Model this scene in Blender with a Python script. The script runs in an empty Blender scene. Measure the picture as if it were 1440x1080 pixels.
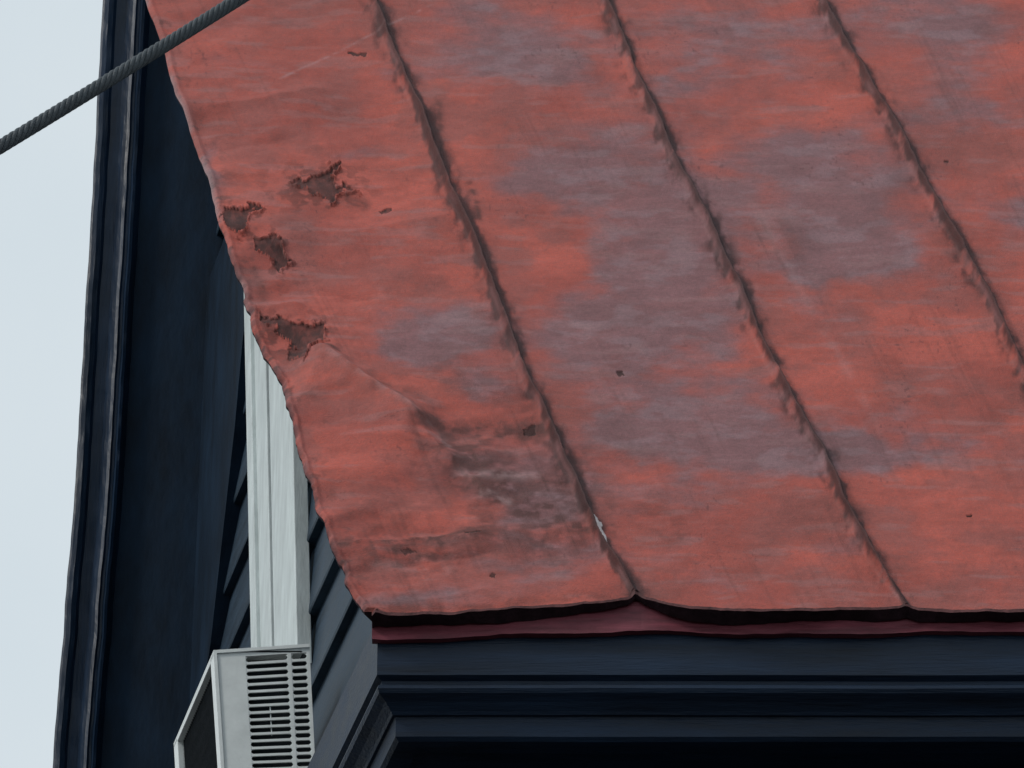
import bpy, math, numpy as np
from mathutils import Vector
rng=np.random.RandomState(4)
scene=bpy.context.scene
# ---------------------------------------------------------------- camera
TH=math.radians(35); F=7200.0
C=np.array([0,0,1.6]); f=np.array([0,math.cos(TH),math.sin(TH)])
r=np.array([1.,0,0]); u=np.array([0,-math.sin(TH),math.cos(TH)])
cam=bpy.data.cameras.new("camera"); co=bpy.data.objects.new("camera",cam); scene.collection.objects.link(co)
co.location=C; co.rotation_euler=(math.radians(90)+TH,0,0)
cam.sensor_width=36; cam.lens=F/1440*36; cam.clip_end=5000; cam.clip_start=.1
scene.camera=co
scene.view_settings.view_transform='Standard'; scene.view_settings.look='None'; scene.view_settings.exposure=0
def ray(x,y): return f+r*((x-720)/F)+u*((540-y)/F)
def hit(x,y,p,n):
    d=ray(x,y); return C+d*(np.dot(p-C,n)/np.dot(d,n))
# ---------------------------------------------------------------- noise
def h2(i,j,s):
    n=(i.astype(np.int64)*374761393+j.astype(np.int64)*668265263+s*1442695041)&0xffffffff
    n=((n^(n>>13))*1274126177)&0xffffffff
    return ((n^(n>>16))&0xffff)/65535.0
def vn(x,y,s=0):
    i=np.floor(x);j=np.floor(y);a=x-i;b=y-j;a=a*a*(3-2*a);b=b*b*(3-2*b)
    return (h2(i,j,s)*(1-a)+h2(i+1,j,s)*a)*(1-b)+(h2(i,j+1,s)*(1-a)+h2(i+1,j+1,s)*a)*b
def fbm(x,y,s=0,o=4):
    t=0;amp=.5;tot=0
    for k in range(o):
        t=t+amp*vn(x,y,s+k*17);tot+=amp;amp*=.5;x,y=x*1.83+y*.71+11.3,y*1.83-x*.71+7.7
    return t/tot
def ss(a,b,x):
    t=np.clip((x-a)/(b-a),0,1);return t*t*(3-2*t)
# ---------------------------------------------------------------- materials
def mat(name,col,rough=.6,var=.25,scale=8,bump=.2,bscale=60,stretch=(1,1,1),col2=None,attr=None,spec=.5,metal=0,dist=.004):
    m=bpy.data.materials.new(name);m.use_nodes=True;N=m.node_tree.nodes;L=m.node_tree.links
    b=N["Principled BSDF"];b.inputs["Roughness"].default_value=rough;b.inputs["Specular IOR Level"].default_value=spec
    b.inputs["Metallic"].default_value=metal
    tc=N.new("ShaderNodeTexCoord");mp=N.new("ShaderNodeMapping");mp.inputs["Scale"].default_value=stretch
    L.new(tc.outputs["Object"],mp.inputs["Vector"])
    n1=N.new("ShaderNodeTexNoise");n1.inputs["Scale"].default_value=scale;n1.inputs["Detail"].default_value=8;n1.inputs["Roughness"].default_value=.65
    L.new(mp.outputs[0],n1.inputs["Vector"])
    rp=N.new("ShaderNodeMapRange");rp.inputs["From Min"].default_value=.3;rp.inputs["From Max"].default_value=.7
    L.new(n1.outputs["Fac"],rp.inputs["Value"])
    mix=N.new("ShaderNodeMix");mix.data_type='RGBA'
    L.new(rp.outputs[0],mix.inputs["Factor"])
    if attr:
        at=N.new("ShaderNodeAttribute");at.attribute_name=attr
        hs=N.new("ShaderNodeHueSaturation");hs.inputs["Value"].default_value=1-var;hs.inputs["Saturation"].default_value=.93
        L.new(at.outputs["Color"],hs.inputs["Color"])
        h3=N.new("ShaderNodeHueSaturation");h3.inputs["Value"].default_value=1+var
        L.new(at.outputs["Color"],h3.inputs["Color"])
        L.new(hs.outputs[0],mix.inputs["A"]);L.new(h3.outputs[0],mix.inputs["B"])
    else:
        c2=col2 if col2 else tuple(c*(1+var) for c in col)
        c1=col if col2 else tuple(c*(1-var) for c in col)
        mix.inputs["A"].default_value=(*c1,1);mix.inputs["B"].default_value=(*c2,1)
    L.new(mix.outputs["Result"],b.inputs["Base Color"])
    n2=N.new("ShaderNodeTexNoise");n2.inputs["Scale"].default_value=bscale;n2.inputs["Detail"].default_value=6
    L.new(mp.outputs[0],n2.inputs["Vector"])
    bp=N.new("ShaderNodeBump");bp.inputs["Strength"].default_value=bump;bp.inputs["Distance"].default_value=dist
    L.new(n2.outputs["Fac"],bp.inputs["Height"]);L.new(bp.outputs[0],b.inputs["Normal"])
    rr=N.new("ShaderNodeMapRange");rr.inputs["To Min"].default_value=max(0,rough-.12);rr.inputs["To Max"].default_value=min(1,rough+.15)
    L.new(n1.outputs["Fac"],rr.inputs["Value"]);L.new(rr.outputs[0],b.inputs["Roughness"])
    return m
M_roof=mat("weathered_red_paint",None,.6,.19,120,.5,280,(1,1.5,1.5),attr="Paint",spec=.16)
M_under=mat("dark_roof_edge",(.025,.013,.017),.8,.5,30,.5,90,spec=.1)  # near-black colour; under the eave it paints the shadow gap
M_lip=mat("rolled_lip_paint",(.10,.038,.038),.6,.6,45,.5,90,spec=.2)
M_flash=mat("shaded_red_flashing",(.13,.030,.042),.5,.5,14,.5,40,(.5,3,3),spec=.25)  # shade below the eave is put into this darker red
M_navy=mat("navy_trim_paint",(.006,.018,.040),.42,.45,9,.3,50,(3,3,.35),spec=.22)
M_navyw=mat("navy_wall_paint",(.007,.0175,.034),.7,.5,6,.35,30,(2,2,.6),spec=.10)
M_navyf=mat("navy_cornice_paint",(.006,.0155,.034),.45,.55,7,.4,60,(.35,2,4),spec=.22)
M_side=mat("slate_blue_siding",(.020,.038,.060),.5,.35,10,.3,70,(1,1,4),spec=.2)
M_white=mat("aged_white_paint",(.58,.64,.64),.55,.18,11,.2,60,(3,3,.5),spec=.3)
M_ac=mat("beige_enamel",(.72,.76,.75),.4,.12,12,.1,120)
M_acd=mat("coil_and_slot_shade",(.012,.016,.02),.7,.4,60,.3,200,spec=.1)  # dark coil colour, also the painted shade behind the louvre slots
M_cable=mat("cable_rubber",(.050,.062,.072),.55,.3,90,.4,400,spec=.3)
M_ground=mat("asphalt",(.05,.05,.052),.9,.3,3,.5,80)
# ---------------------------------------------------------------- helpers
def empty(n):
    e=bpy.data.objects.new(n,None);scene.collection.objects.link(e);return e
def mesh(name,V,Fc,m,parent=None,smooth=False,bevel=0):
    me=bpy.data.meshes.new(name);me.from_pydata([tuple(map(float,v)) for v in V],[],Fc);me.materials.append(m)
    o=bpy.data.objects.new(name,me);scene.collection.objects.link(o)
    if parent:o.parent=parent
    if smooth: me.shade_smooth()
    if bevel:
        b=o.modifiers.new("b",'BEVEL');b.width=bevel;b.segments=2;b.limit_method='ANGLE'
    me.update();return o
class MB:
    def __init__(s): s.V=[];s.F=[]
    def box8(s,a,b):
        k=len(s.V);s.V+=list(a)+list(b)
        s.F+=[(k,k+1,k+2,k+3),(k+7,k+6,k+5,k+4)]+[(k+i,k+4+i,k+4+(i+1)%4,k+(i+1)%4) for i in range(4)]
    def beam(s,p,q,a,b):
        p=np.array(p);q=np.array(q)
        s.box8([p,p+a,p+a+b,p+b],[q,q+a,q+a+b,q+b])
    def quad(s,*p):
        k=len(s.V);s.V+=list(p);s.F.append(tuple(range(k,k+len(p))))
house=empty("blue_clapboard_house")
# ---------------------------------------------------------------- roof
BETA=math.radians(65)
E=C+ray(720,860)*10.0
nR=np.array([0,-math.sin(BETA),math.cos(BETA)]); sR=np.array([0,math.cos(BETA),math.sin(BETA)])
Le=np.array([(150,-160),(205,0),(232,70),(240,110),(262,165),(278,210),(297,265),(304,300),(309,322),(320,345),(324,368),(334,388),(342,400),(345,425),(352,438),(354,465),(368,488),(376,505),(390,528),(399,550),(401,580),(414,604),(414,625),(424,650),(428,672),(441,697),(444,715),(457,740),(462,762),(480,790),(486,815),(500,835),(508,852),(520,866),(523,900)],float)
Be=np.array([(400,864),(523,862),(600,860),(700,856),(800,850),(860,846),(885,841),(895,835),(904,841),(935,848),(970,854),(1030,859),(1080,858),(1150,857),(1225,855),(1262,852),(1275,850),(1290,854),(1330,856),(1440,857),(1800,858)],float)
seams=[np.array(s,float) for s in [
 [(455,-160),(522,0),(545,50),(570,110),(600,175),(622,240),(648,300),(668,345),(685,390),(710,450),(735,520),(765,580),(790,635),(815,690),(840,750),(865,795),(893,836),(900,860)],
 [(765,-160),(850,0),(880,70),(915,150),(950,225),(990,300),(1030,390),(1065,470),(1110,560),(1155,640),(1190,715),(1230,790),(1275,850),(1280,870)],
 [(1065,-160),(1155,0),(1200,80),(1250,165),(1300,255),(1345,340),(1385,410),(1440,525),(1510,660),(1610,850)],
 [(1370,-160),(1462,0),(1560,170),(1800,590)]]]
NX,NY=1060,750
vv=np.linspace(0,1,NY)[:,None];uu=np.linspace(0,1,NX)[None,:]
Yn=-70+(862+70)*vv+0*uu
Lx=np.interp(Yn[:,0],Le[:,1],Le[:,0])
yy=Yn[:,0]
Lx=Lx+7*(fbm(yy/11,yy*0+3.3,3,3)-.5)*ss(250,420,yy)+1*(vn(yy/9,yy*0,9)-.5)
Lx[-3:]=523
X=Lx[:,None]+(1540-Lx[:,None])*uu
Bv=np.interp(X.ravel(),Be[:,0],Be[:,1]).reshape(X.shape)+2*(fbm(X/22,X*0+.5,8,3)-.5)*2
Y=Yn+(Bv-862)*ss(800,862,Yn)
dl=X-Lx[:,None]
H=.012*(fbm(X/190,Y/110,1,3)-.5)
wr=fbm((X+.3*Y)/130,(Y+.25*X)/36,21,2)-.5
H+=.036*wr*np.exp(-dl/120)
H+=.010*(fbm(X/80,Y/34,33,3)-.5)*(.3+np.exp(-dl/350))
H+=.0026*(fbm(X/45,Y/25,41,4)-.5)
H+=.030*(fbm(X/100,Y/30,51,3)-.5)*np.exp(-((X-560)/120)**2-((Y-780)/75)**2)
H+=.03*(fbm(X/60,Y/34,53,3)-.5)*np.exp(-((X-680)/90)**2-((Y-660)/50)**2)
def seg(x0,y0,x1,y1):
    dx,dy=x1-x0,y1-y0;L=math.hypot(dx,dy)
    t=((X-x0)*dx+(Y-y0)*dy)/L/L; d=((X-x0)*dy-(Y-y0)*dx)/L
    return t,d
def crease(x0,y0,x1,y1,h,w,ws=None):
    t,d=seg(x0,y0,x1,y1);d=d+5*(fbm(X/20,Y/20,int(x0),2)-.5)
    e=ss(-.08,.15,t)*(1-ss(.8,1.08,t))
    ww=np.where(d>0,w,ws or w)
    return h*np.exp(-np.sqrt(d*d+2.5)/ww)*e
H+=crease(435,498,612,614,.046,19,70)
H+=crease(470,500,560,560,-.006,14,8)
H+=crease(590,604,780,606,-.008,12,26)
H+=crease(470,330,660,300,.006,12)
H+=crease(290,150,470,125,.011,12,34)
H+=crease(270,215,420,190,-.008,14,20)
H+=crease(430,150,600,180,-.008,9,26)
H+=crease(350,432,428,430,.014,5,12)
H+=crease(352,447,420,447,-.008,5,7)
H+=crease(470,765,690,752,.013,6,20)
H+=crease(420,610,640,640,.008,14,40)
H+=crease(330,395,520,420,-.010,10,26)
H+=crease(500,800,700,775,-.010,8,16)
H+=crease(590,612,700,700,.014,9,22)
H+=crease(560,850,880,800,.006,14,24)
H+=.0045*np.exp(-((dl-6)/4.)**2)*(.5+fbm(Y/30,Y*0+.2,5,2))-.006*np.exp(-dl/3)
seamdark=np.zeros_like(X);seamline=np.zeros_like(X);seamhi=np.zeros_like(X);seamgr=np.zeros_like(X)
k=0
for s in seams:
    sx=np.interp(Y.ravel(),s[:,1],s[:,0]).reshape(X.shape)
    wob=(fbm(Y/34,Y*0+k,60+k,3)-.5)*8+(vn(Y/10,Y*0,90+k)-.5)*1.5
    d=X-sx-wob
    end=1-.8*ss(790,850,Y)
    hh=.018*(.85+.3*fbm(Y/18,Y*0,70+k,2))*end
    H+=hh*np.where(d<0,np.exp(-(d/5.8)**2),np.exp(-(d/2.8)**2))
    H+=.007*np.exp(-np.abs(d)/20)*end
    amt=[1.,.7,.6,.5][k]
    loc=np.exp(-((Y-290)/130)**2) if k==0 else .35*np.exp(-((Y-200)/200)**2)
    w=4.2+(14*np.clip(fbm(Y/45,Y*0,110+k,3)-.35,0,1)+8*loc)*amt
    nz=fbm(X/12,Y/16,130+k,5)
    seamdark=np.maximum(seamdark,ss(.30,.68,nz+.48*np.exp(-((d-1.5)/w)**2)-.13)*np.exp(-(np.abs(d)/22)**4))
    seamline=np.maximum(seamline,np.exp(-((d-3.2)/2.9)**2)*(.7+.3*vn(Y/9,Y*0,150+k)))  # dirt and shadow painted down the right flank of each seam
    seamhi=np.maximum(seamhi,np.exp(-((d+5)/2.2)**2)*ss(.45,.8,vn(Y/22,Y*0,170+k)))  # painted highlight along the left of each seam
    seamgr=np.maximum(seamgr,np.exp(-np.abs(d-4)/24)*ss(.3,.7,fbm(X/34,Y/20,180+k,4)))
    k+=1
# ------------------------------ masks
wx=X+70*(fbm(X/60,Y/35,201,4)-.5);wy=Y+44*(fbm(X/50,Y/28,202,4)-.5)
patch=[(700,75,130,55,.9),(790,90,80,45,.6),(820,240,120,60,1),(730,260,80,35,.6),(900,330,100,60,1),(930,420,110,70,1),(850,500,110,50,.8),(1000,590,140,50,1),(1080,645,130,40,.8),(900,610,80,40,.6),
 (620,475,85,50,1.1),(560,485,50,30,.6),(680,540,50,30,.6),(1170,290,120,80,1.1),(1220,350,90,40,1),(1120,210,100,40,.7),(1040,50,180,60,.8),(950,120,60,25,.5),(1330,20,110,50,.9),(1350,105,60,40,.7),(1400,160,60,35,.7),(1150,380,60,14,.7),
 (1310,640,190,24,.8),(1200,620,60,18,.6),(700,660,120,60,.6),(780,720,80,50,.8),(740,790,90,40,.6),(510,215,60,20,.6),(300,245,16,35,.9),(980,260,70,80,.7),(560,110,90,12,.35),(800,450,70,50,.6),(1150,435,60,35,.45),(620,380,40,25,.35),
 (1180,770,40,26,.6),(880,790,80,30,.4),(1250,560,60,50,.3),(1420,280,60,40,.4),(580,840,90,16,.8),(1010,480,50,60,.6),(380,95,60,14,.3),(1500,300,80,60,.8),(1600,500,90,60,.8),(1000,820,60,12,.4),(660,20,80,25,.5),(1290,150,60,60,.4),(960,700,70,24,.4)]
G=np.zeros_like(X)
for cx,cy,rx,ry,w in patch: G+=w*np.exp(-((wx-cx)/rx)**2-((wy-cy)/ry)**2)
G=np.minimum(G,1.2)
G-=.7*np.exp(-((wx-795)/50)**2-((wy-350)/50)**2)
grey=ss(.15,1.05,G+.85*(fbm(X/110,Y/34,210,5)-.5)+.44*(fbm(X/30,Y/10,211,5)-.5))
grey=np.clip(grey*(.82+.4*fbm(X/70,Y/36,212,4)),0,1)
JX=fbm(X/11,Y/9,301,4)-.5;JY=fbm(X/11,Y/9,302,4)-.5
def poly(P,jit=22,ox=0,oy=0):
    qx=X+jit*JX+ox;qy=Y+jit*JY+oy
    ins=np.zeros(X.shape,bool);n=len(P)
    for i in range(n):
        x0,y0=P[i];x1,y1=P[(i+1)%n]
        if y0==y1:continue
        c=((y0>qy)!=(y1>qy))&(qx<(x1-x0)*(qy-y0)/(y1-y0)+x0);ins^=c
    return ins.astype(float)
polys=[[(312,298),(345,295),(370,286),(352,305),(350,326),(336,334),(322,328)],
 [(402,256),(425,250),(450,240),(478,232),(468,250),(474,262),(490,262),(507,268),(482,275),(472,290),(462,292),(452,276),(430,268)],
 [(358,340),(395,335),(400,355),(418,366),(398,372),(392,384),(385,360),(362,352)],
 [(358,440),(400,452),(425,461),(462,459),(452,480),(432,492),(425,518),(410,512),(412,488),(385,465)],
 [(534,294),(548,290),(550,297),(538,299)],[(735,600),(752,598),(754,608),(738,610)],[(868,522),(878,521),(879,528),(870,529)],
 [(692,803),(699,806),(697,812),(690,811)],[(488,72),(515,76),(512,80),(490,75)],[(1323,226),(1334,226),(1332,230)],[(1357,724),(1367,724),(1364,729)],
 [(655,752),(678,751),(672,757),(655,757)],[(560,775),(585,773),(570,781)]]
peel=np.zeros_like(X);sh=np.zeros_like(X);up=np.zeros_like(X)
for i_,P in enumerate(polys):
    jt=24 if i_<4 else 9
    peel=np.maximum(peel,poly(P,jt))
    if i_<4:
        sh=np.maximum(sh,poly(P,jt,2.4,2.8));up=np.maximum(up,poly(P,jt,-2.6,-3.2))
halo=np.zeros_like(X)
for cx,cy,rx,ry in [(338,310,36,28),(450,262,70,36),(388,356,42,30),(415,475,64,38)]:
    halo+=np.exp(-((X-cx)/rx)**2-((Y-cy)/ry)**2)
fl=ss(.48,.60,fbm(X/16,Y/9,311,4)+.16*(halo-.6))*np.clip(halo*1.3,0,1)
inner=fbm(X/7,Y/7,312,4)
peelc=np.clip(np.maximum(peel*(.80+.6*(inner-.35)),fl*.6),0,1)
H-=.002*peel+.0025*peel*(inner-.5)
H+=.007*np.clip(up-peel,0,1)*fbm(X/14,Y/14,313,2)*1.6
H+=.003*np.clip(sh-peel,0,1)
def smear(x0,y0,x1,y1,w,a,sd):
    t,d=seg(x0,y0,x1,y1);e=ss(-.1,.1,t)*(1-ss(.9,1.1,t))
    return a*np.exp(-(d/w)**2)*e*ss(.3,.62,fbm(X/18,Y/9,sd,4))
dirt_shade=smear(580,600,775,607,9,.65,1)+smear(580,600,790,612,26,.4,31)+smear(590,605,700,690,24,.85,2)+smear(640,640,790,720,46,.75,3)+smear(480,765,680,752,6,.8,4)+smear(450,500,480,508,6,1,5)
dirt_shade+=smear(440,260,520,290,9,.6,6)+smear(500,780,640,772,14,.6,7)+smear(480,730,620,790,40,.4,8)
dirt_shade+=smear(616,140,622,250,7,.8,9)+smear(660,255,676,310,6,.9,10)+smear(600,520,760,580,26,.4,11)+smear(900,700,960,760,30,.4,12)
dirt_shade+=smear(380,440,330,300,8,.4,13)+smear(805,742,818,742,5,1,14)+smear(790,640,860,760,40,.6,15)+smear(520,860,880,842,12,.45,16)
dirt_shade+=smear(640,740,830,760,46,.5,17)+smear(520,530,620,590,18,.35,18)+smear(480,512,590,585,14,.3,32)  # last smear paints shade on the upper side of the diagonal fold
dirt_shade+=.8*ss(.60,.72,fbm(X/12,Y/8,15,4))*np.exp(-dl/26)
dirt_shade+=.22*ss(.48,.75,fbm(X/70,Y/40,19,5))
# run-off streaks that follow the slope, and broad brushed streaks across it
sl=X-.47*Y
dirt_shade+=.20*ss(.56,.80,fbm(sl/7,Y/160,620,3))*ss(.4,.7,fbm(X/120,Y/120,621,3))
dirt_shade+=.22*seamgr
dirt_shade=np.clip(dirt_shade,0,1)
specks=ss(.84,.90,vn(X/4.2,Y/3.4,400))*ss(.62,.76,fbm(X/90,Y/60,401,3))
lp=poly([(834,726),(845,738),(855,763),(850,771),(842,758),(836,742)],9)
lightc=smear(640,668,760,668,6,.7,22)+smear(670,690,720,705,6,.8,23)+smear(600,612,650,635,7,.6,24)+smear(380,118,600,12,1.6,.7,25)+smear(350,432,425,428,3,.35,28)
lightc+=smear(435,500,600,606,6,.55,26)+smear(1060,290,1240,610,7,.25,27)+smear(800,450,830,455,12,.3,29)+smear(520,790,640,800,8,.3,30)  # first smear paints the lit edge of the diagonal fold
lightc=np.clip(lightc,0,1)
def lerp(a,b,m): return a*(1-m[...,None])+np.array(b)*m[...,None]
t=ss(.25,.75,fbm(X/150,Y/60,500,5))[...,None]
col=np.array([.34,.074,.057])*(1-t)+np.array([.46,.096,.069])*t
col=lerp(col,(.29,.088,.076),.65*ss(.42,.68,fbm(X/60,Y/26,502,5)))
edge=grey*(1-grey)*4
col=lerp(col,(.46,.075,.045),.25*edge)
col=lerp(col,(.220,.106,.113),grey*.95)
col=lerp(col,(.27,.17,.185),grey*.5*ss(.48,.70,fbm(X/40,Y/12,503,5)))
col=lerp(col,(.30,.17,.17),.28*ss(.58,.74,fbm(X/60,Y/9,506,5)))
col=lerp(col,(.085,.034,.030),np.clip(dirt_shade*.85,0,1))
col=lerp(col,(.09,.036,.040),.4*specks)
col=lerp(col,(.055,.024,.024),seamdark*.88)
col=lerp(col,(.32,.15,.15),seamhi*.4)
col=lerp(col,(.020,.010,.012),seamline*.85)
col=lerp(col,(.048,.020,.018),peelc*.96)
col=lerp(col,(.45,.29,.29),lightc*.5)
col=lerp(col,(.55,.48,.48),lp)
col=lerp(col,(.34,.25,.26),.75*np.exp(-dl/4.0)*ss(.35,.55,fbm(Y/30,Y*0+.7,504,3))*(1-ss(380,460,Y)))
col=lerp(col,(.07,.03,.034),.85*np.exp(-dl/7.0)*ss(.3,.55,fbm(X/12,Y/12,505,3))*ss(280,400,Y))
col=col*(1+.22*(fbm(X/28,Y/5,507,3)-.5)+.16*(fbm(X/5,Y/4,508,3)-.5))[...,None]
D=f[None,None,:]+r[None,None,:]*((X-720)/F)[...,None]+u[None,None,:]*((540-Y)/F)[...,None]
tt=np.dot(E-C,nR)/(D@nR)
P=C+D*tt[...,None]+nR*H[...,None]
me=bpy.data.meshes.new("metal_roof")
idx=np.arange(NX*NY).reshape(NY,NX)
q=np.stack([idx[:-1,:-1],idx[1:,:-1],idx[1:,1:],idx[:-1,1:]],-1).reshape(-1,4)
me.vertices.add(NX*NY);me.vertices.foreach_set("co",P.astype(np.float32).ravel())
me.loops.add(q.size);me.loops.foreach_set("vertex_index",q.astype(np.int32).ravel())
me.polygons.add(len(q));me.polygons.foreach_set("loop_start",np.arange(0,q.size,4,dtype=np.int32))
me.update(calc_edges=True)
ca=me.color_attributes.new(name="Paint",type='FLOAT_COLOR',domain='POINT')
ca.data.foreach_set("color",np.concatenate([np.clip(col,0,1),np.ones(X.shape+(1,))],-1).astype(np.float32).ravel())
me.shade_smooth();me.materials.append(M_roof)
ro=bpy.data.objects.new("metal_roof",me);scene.collection.objects.link(ro);ro.parent=house
# ---------------------------------------------------------------- side wall geometry
dd=.275;Dv=np.array([-dd,1,0]);Dv/=np.linalg.norm(Dv)
nW=np.array([-Dv[1],Dv[0],0])
Yf=E[1]+.04
corner=hit(531,897,np.array([0,Yf,0]),np.array([0,1.,0]))
Wp=corner-nW*.15
def pW(x,y,o): return hit(x,y,Wp+nW*o,nW)
Z=np.array([0,0,1.])
def wl(t,z,o): return np.array([Wp[0],Wp[1],0])+Dv*t+Z*z+nW*o
def wt(p): return float(np.dot(p-np.array([Wp[0],Wp[1],0]),Dv))
ed=P[-1,::5]
n=len(ed)
V=[];Fc=[];V2=[];F2=[]
for i,p in enumerate(ed):
    lh=.004+.005*float(vn(np.array(i/7.),np.array(.5),55))
    V2+=[p,p+np.array([0,-.001,-lh])]
    V+=[p+np.array([0,-.001,-lh]),np.array([p[0],Yf-.012,p[2]-.016+.004*math.sin(i/9)]),np.array([p[0],Yf-.001,p[2]-.004])]
for i in range(n-1):
    a=3*i;Fc+=[(a,a+1,a+4,a+3),(a+1,a+2,a+5,a+4)]
    a=2*i;F2.append((a,a+1,a+3,a+2))
mesh("eave_underside",V,Fc,M_under,house)
mesh("eave_lip",V2,F2,M_lip,house)
V=[];Fc=[]
le=P[::2,0]
for i,p in enumerate(le):
    dist=np.dot(Wp-p,nW)
    q1=p+nR*-.007+np.array([.001,0,0]);qq=p+np.array([.02,.03,-.01])
    qw=p+np.array([1,0,0])*max(.03,(-dist)/abs(nW[0]))+np.array([0,.05,0])
    V+=[p,q1,qq,qw]
for i in range(len(le)-1):
    a=4*i
    for j in range(3):Fc.append((a+j,a+j+1,a+j+5,a+j+4))
mesh("rake_edge",V,Fc,M_under,house)
xs=np.linspace(523,1540,240)
bt=np.interp(xs,[523,545,620,700,800,900,1000,1100,1250,1440,1760],[900,901,897,893,890,887,890,892,890,887,888])+1.2*np.sin(xs/31)+2*(fbm(xs/18,xs*0,77,3)-.5)
V=[];Fc=[]
for i,x in enumerate(xs):
    w=.004*math.sin(x/57)+.003*math.sin(x/23)+.004*(float(fbm(np.array(x/12.),np.array(.3),5,3))-.5)
    p0=hit(x,838-10*math.exp(-((x-895)/22)**2),np.array([0,Yf-.001,0]),np.array([0,1.,0]))
    p1=hit(x,(866+bt[i])/2,np.array([0,Yf-.010-w*.6,0]),np.array([0,1.,0]))
    p2=hit(x,bt[i],np.array([0,Yf-.016-w*.3,0]),np.array([0,1.,0]))
    p3=p2+np.array([0,.02,.001])
    V+=[p0,p1,p2,p3]
for i in range(len(xs)-1):
    a=4*i
    for j in range(3):Fc.append((a+j,a+4+j,a+5+j,a+1+j))
mesh("eave_flashing",V,Fc,M_flash,house)
prof=[(-.02,.05),(0,.045),(0,-.085),(-.012,-.092),(-.012,-.100),(-.004,-.106),(-.002,-.114),(-.006,-.122),(-.022,-.132),(-.036,-.146),(-.040,-.152),(-.046,-.152),(-.048,-.158),(-.048,-.196),(-.056,-.203),(-.062,-.203),(-.10,-.203),(-.10,-.188),(-.30,-.188),(-.30,-.24),(-.34,-.25),(-.34,-.60),(-.36,-.62),(-.36,-6.)]
mv=np.array([(1+nW[1])/nW[0],-1,0])
V=[];Fc=[]
NXc=90
for (o,z) in prof:
    c=corner+mv*o+Z*z
    for i in range(NXc):
        s_=i/(NXc-1)*3.0
        jz=.0035*(float(fbm(np.array(s_*3.),np.array(z*9.),600,3))-.5)
        V.append(c+np.array([s_,0 ,jz if i else 0]))
    V.append(c+Dv*(.62 if o>-.09 else 2.5))
m_=NXc+1
for i in range(len(prof)-1):
    for j in range(NXc-1):
        a=i*m_+j;Fc.append((a,a+m_,a+m_+1,a+1))
    a=i*m_;Fc.append((a,a+m_-1,a+m_+m_-1,a+m_))
mesh("cornice",V,Fc,M_navyf,house)
# siding, cut where it meets the back of the roof
tF=wt(pW(300,760,0)); yF=wl(tF,0,0)[1]
def tmin(z,o):
    a=np.dot(wl(0,z,o)-E,nR);b=np.dot(Dv,nR)
    return max(.02 if z>corner[2]-.16 else .34,(-.035-a)/b)
V=[];Fc=[];ex=.215
z=pW(495,852,.02)[2]%ex
while z<12:
    k=len(V)
    ts=[tmin(z,.03),tmin(z+ex,.03)]
    if z<corner[2]-.16: ts=[.34,.34]
    if ts[0]<tF:
        V+=[wl(ts[0],z,.006),wl(ts[0],z,.026),wl(ts[0],z+.006,.028),wl(min(ts[1],tF),z+ex,.007)]
        V+=[wl(tF+.02,z,.006),wl(tF+.02,z,.026),wl(tF+.02,z+.006,.028),wl(tF+.02,z+ex,.007)]
        Fc+=[(k,k+4,k+5,k+1),(k+1,k+5,k+6,k+2),(k+2,k+6,k+7,k+3)]
    z+=ex
mesh("side_wall_clapboards",V,Fc,M_side,house)
cb=[(352,240),(349,420),(341,480),(330,600),(296,905),(268,1085),(262,1200)]
V=[];Fc=[]
for (x,y) in cb:
    p=pW(x,y,.045); pl=wl(tF+.04,p[2],.045)
    V+=[p-nW*.045,p,pl]
for i in range(len(cb)-1):
    a=3*i;Fc+=[(a,a+1,a+4,a+3),(a+1,a+2,a+5,a+4)]
mesh("inner_corner_board",V,Fc,M_navyw,house)
nY=np.array([0,1.,0])
def pF(x,y,o): return hit(x,y,np.array([0,yF-o,0]),nY)
oe=np.array([(172,-400),(155,-150),(145,0),(136,150),(127,320),(117,480),(104,700),(92,850),(74,1080),(58,1300)],float)
pr=[(0,-.6),(0,.046),(3,.05),(9,.052),(16,.045),(20,.034),(34,.030),(38,.042),(43,.053),(47,.057),(50,.048),(53,.048),(56,.060),(60,.056),(64,.035),(68,.018),(74,.010),(82,.012),(310,.012)]
ys=np.linspace(-400,1300,220)
V=[];Fc=[]
for y in ys:
    j1=3.0*(float(fbm(np.array(y/45.),np.array(0.),7,3))-.5)
    for m2,(a_,o) in enumerate(pr):
        x=np.interp(y,oe[:,1],oe[:,0])+j1
        if o<-.1: V.append(pF(x,y,.046)+np.array([0,.6,0]))
        else:
            oj=.004*(float(fbm(np.array(y/24.+m2*3.1),np.array(m2*1.7),9,3))-.5) if m2>1 else 0
            V.append(pF(x+a_,y,o+oj))
m_=len(pr)
for i in range(len(ys)-1):
    for j in range(m_-1):
        a=i*m_+j;Fc.append((a,a+m_,a+m_+1,a+1))
mesh("corner_pilaster",V,Fc,M_navy,house)
b=MB()
for (xa,xb,ya,yb,e) in [(212,430,-300,1300,.019)]:
    g=[(xa+14,ya),(xa-84,yb),(xb,yb),(xb,ya)]
    fr=[pF(x,y,e) for x,y in g];b.box8(fr,[q_+[0,.012,0] for q_ in fr])
mesh("facing_panel",b.V,b.F,M_navyw,house,bevel=.002)
tp=P[0,0];b=MB();xin=wl(tF,0,0)[0]
b.quad(np.array([xin,yF+.02,tp[2]-.4]),np.array([6,yF+.02,tp[2]-.4]),np.array([6,yF+.02,tp[2]+1]),np.array([xin,yF+.02,tp[2]+1]))
mesh("upper_wall",b.V,b.F,M_side,house)
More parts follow.
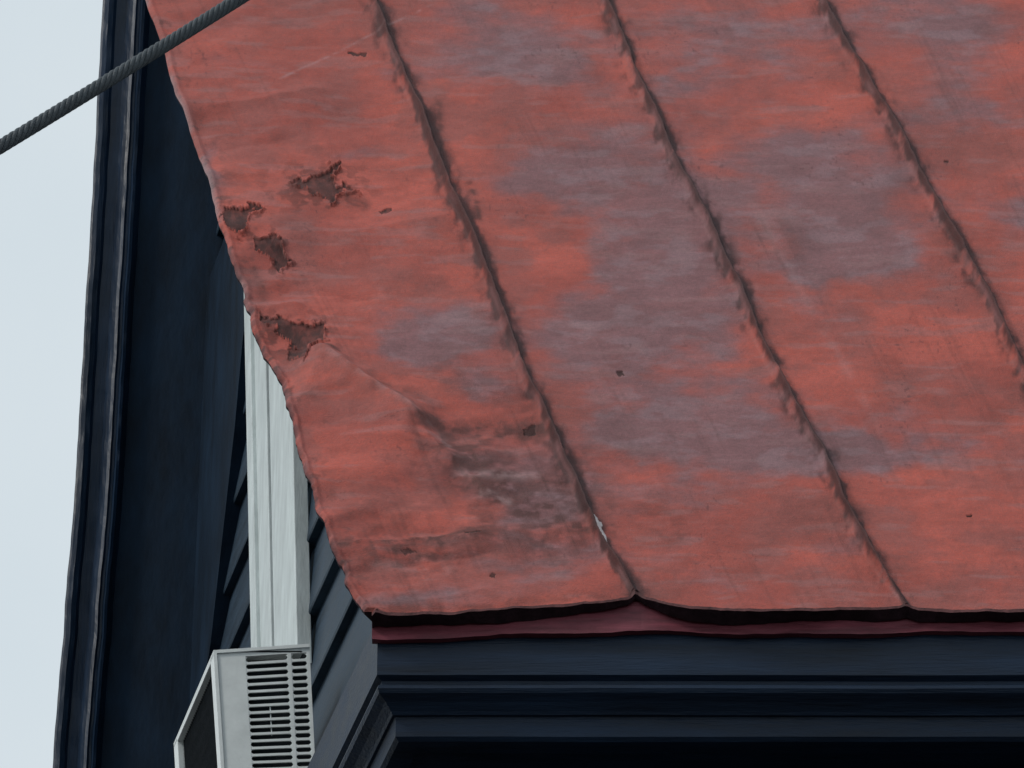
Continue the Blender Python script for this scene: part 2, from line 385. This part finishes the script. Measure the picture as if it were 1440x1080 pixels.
# ---------------------------------------------------------------- window
win=empty("window");win.parent=house
b=MB()
for (x0,x1,o) in [(353,361,.060),(361,382,.050),(382,386,.043),(386,414,.052),(414,418,.056)]:
    fr=[pW(x0-11,390,o),pW(x0,930,o),pW(x1,930,o),pW(x1-11,390,o)]
    b.box8(fr,[p-nW*(o-.022) for p in fr])
mesh("casing_and_sash",b.V,b.F,M_white,win,bevel=.002)
# ---------------------------------------------------------------- air conditioner
ac=empty("window_air_conditioner")
TRp=pW(434,906,.10);yA=TRp[1]
def pA(a_,v_,o=0):
    TL,TR,BL,BR=np.array([300,915.]),np.array([435,906.]),np.array([313,1112.]),np.array([445,1108.])
    p=(TL*(1-a_)+TR*a_)*(1-v_)+(BL*(1-a_)+BR*a_)*v_
    return hit(p[0],p[1],np.array([0,yA-o,0]),nY)
def plate(b,a0,a1,v0,v1,o=0,th=.006):
    fr=[pA(a0,v0,o),pA(a0,v1,o),pA(a1,v1,o),pA(a1,v0,o)]
    b.box8(fr,[p+np.array([0,th,0]) for p in fr])
b=MB()
plate(b,0,.33,0,1);plate(b,.33,1,0,.055);plate(b,.33,1,.955,1)
plate(b,.765,.805,.055,.955);plate(b,.965,1,.055,.955)
plate(b,0,.035,-.004,1.0,.004,.004);plate(b,.035,1,-.004,.018,.004,.004)
rows=18;v0=.055;dv=(.955-.055)/rows
for i in range(rows):
    va=v0+i*dv
    if i:
        plate(b,.33,.765,va-.17*dv,va+.17*dv,-.0005,.003);plate(b,.805,.965,va-.17*dv,va+.17*dv,-.0005,.003)
    s0=va+.17*dv;s1=va+.83*dv;hv=(s1-s0)/2;ha=.022
    for (a0,a1) in [(.33,.765),(.805,.965)]:
        for (aa,sg) in [(a0,1),(a1,-1)]:
            for (ve,sv) in [(s0,1),(s1,-1)]:
                b.quad(pA(aa,ve,-.001),pA(aa+sg*ha,ve,-.001),pA(aa+sg*ha*.3,ve+sv*hv*.45,-.001),pA(aa,ve+sv*hv*.9,-.001))
plate(b,.55,.562,.4,.62,-.004,.003)
mesh("louvred_side",b.V,b.F,M_ac,ac)
b=MB();plate(b,.2,.98,.03,.98,-.03,.004);mesh("grille_recess_shade",b.V,b.F,M_acd,ac)  # dark sheet stands in for the shade inside the grille
TL=pA(0,0);BL=pA(0,1);Ld=.40
b=MB()
dn=(BL-TL)/np.linalg.norm(BL-TL)
TL2=TL+Dv*Ld;BL2=BL+Dv*Ld
w=.014
b.beam(TL,TL2,dn*w,-nW*.03);b.beam(BL,BL2,-dn*w,-nW*.03)
b.beam(TL+Dv*.001,BL+Dv*.001,Dv*.03,-nW*.03);b.beam(TL2,BL2,-Dv*.035,-nW*.03)
wpt=np.array([TRp[0]-TL[0]-.012,0,0])
b.box8([TL+Z*.001,TL2+Z*.001,TL2+wpt+Z*.001,TL+wpt+Z*.001],[TL-Z*.006,TL2-Z*.006,TL2+wpt-Z*.006,TL+wpt-Z*.006])
b.box8([BL,BL2,BL2+wpt,BL+wpt],[BL-Z*.006,BL2-Z*.006,BL2+wpt-Z*.006,BL+wpt-Z*.006])
mesh("cabinet_frame",b.V,b.F,M_ac,ac,bevel=.0015)
b=MB()
ins=-nW*.02
b.quad(TL+ins,TL2+ins,BL2+ins,BL+ins)
for i in range(40):
    a=TL+Dv*(Ld*(i+.5)/40)+ins*.6
    b.beam(a,a+(BL-TL),Dv*.002,-nW*.008)
mesh("condenser_coil",b.V,b.F,M_acd,ac)
# ---------------------------------------------------------------- cable
A=C+ray(0,207)*6.0;B=C+ray(336,0)*6.3
dirc=(B-A);dirc/=np.linalg.norm(dirc)
s1=np.cross(dirc,Z);s1/=np.linalg.norm(s1);s2=np.cross(s1,dirc)
S=np.linspace(-2.2,2.8,1300);V=[];Fc=[]
NS,K=7,8
R0,R1=.0055,.0032
for st in range(NS):
    base=len(V)
    for s_ in S:
        ph=2*math.pi*(s_/.075)+2*math.pi*st/NS
        cc=A+dirc*s_+s2*(.016*(s_-.17)**2)+(s1*math.cos(ph)+s2*math.sin(ph))*R0
        for k_ in range(K):
            an=2*math.pi*k_/K
            V.append(cc+(s1*math.cos(an)+s2*math.sin(an))*R1)
    for i in range(len(S)-1):
        for k_ in range(K):
            a=base+i*K+k_;b2=base+i*K+(k_+1)%K
            Fc.append((a,b2,b2+K,a+K))
mesh("overhead_cable",V,Fc,M_cable,None,smooth=True)
mesh("ground",[(-400,-400,0),(400,-400,0),(400,400,0),(-400,400,0)],[(0,1,2,3)],M_ground)
# ---------------------------------------------------------------- light
sdv=Vector((-.66,-.32,.66)).normalized()
sun=bpy.data.lights.new("sun",'SUN');sun.energy=1.5;sun.angle=math.radians(12);sun.color=(1,.96,.91)
so=bpy.data.objects.new("sun",sun);scene.collection.objects.link(so);so.rotation_euler=sdv.to_track_quat('Z','Y').to_euler()
w=bpy.data.worlds.new("World");scene.world=w;w.use_nodes=True;N=w.node_tree.nodes;L=w.node_tree.links
bg=N["Background"];bg.inputs["Strength"].default_value=.1
sk=N.new("ShaderNodeTexSky");sk.sky_type='NISHITA';sk.sun_disc=False
sk.sun_elevation=math.asin(sdv.z);sk.sun_rotation=math.atan2(sdv.x,sdv.y)
tc=N.new("ShaderNodeTexCoord");nz=N.new("ShaderNodeTexNoise");nz.inputs["Scale"].default_value=9;nz.inputs["Detail"].default_value=5
L.new(tc.outputs["Generated"],nz.inputs["Vector"])
cr=N.new("ShaderNodeMix");cr.data_type='RGBA';cr.inputs["A"].default_value=(6.3,7.3,7.9,1);cr.inputs["B"].default_value=(8.0,8.6,8.9,1)
L.new(nz.outputs["Fac"],cr.inputs["Factor"])
mx_=N.new("ShaderNodeMix");mx_.data_type='RGBA';mx_.inputs["Factor"].default_value=.90
L.new(sk.outputs[0],mx_.inputs["A"]);L.new(cr.outputs["Result"],mx_.inputs["B"]);L.new(mx_.outputs["Result"],bg.inputs["Color"])
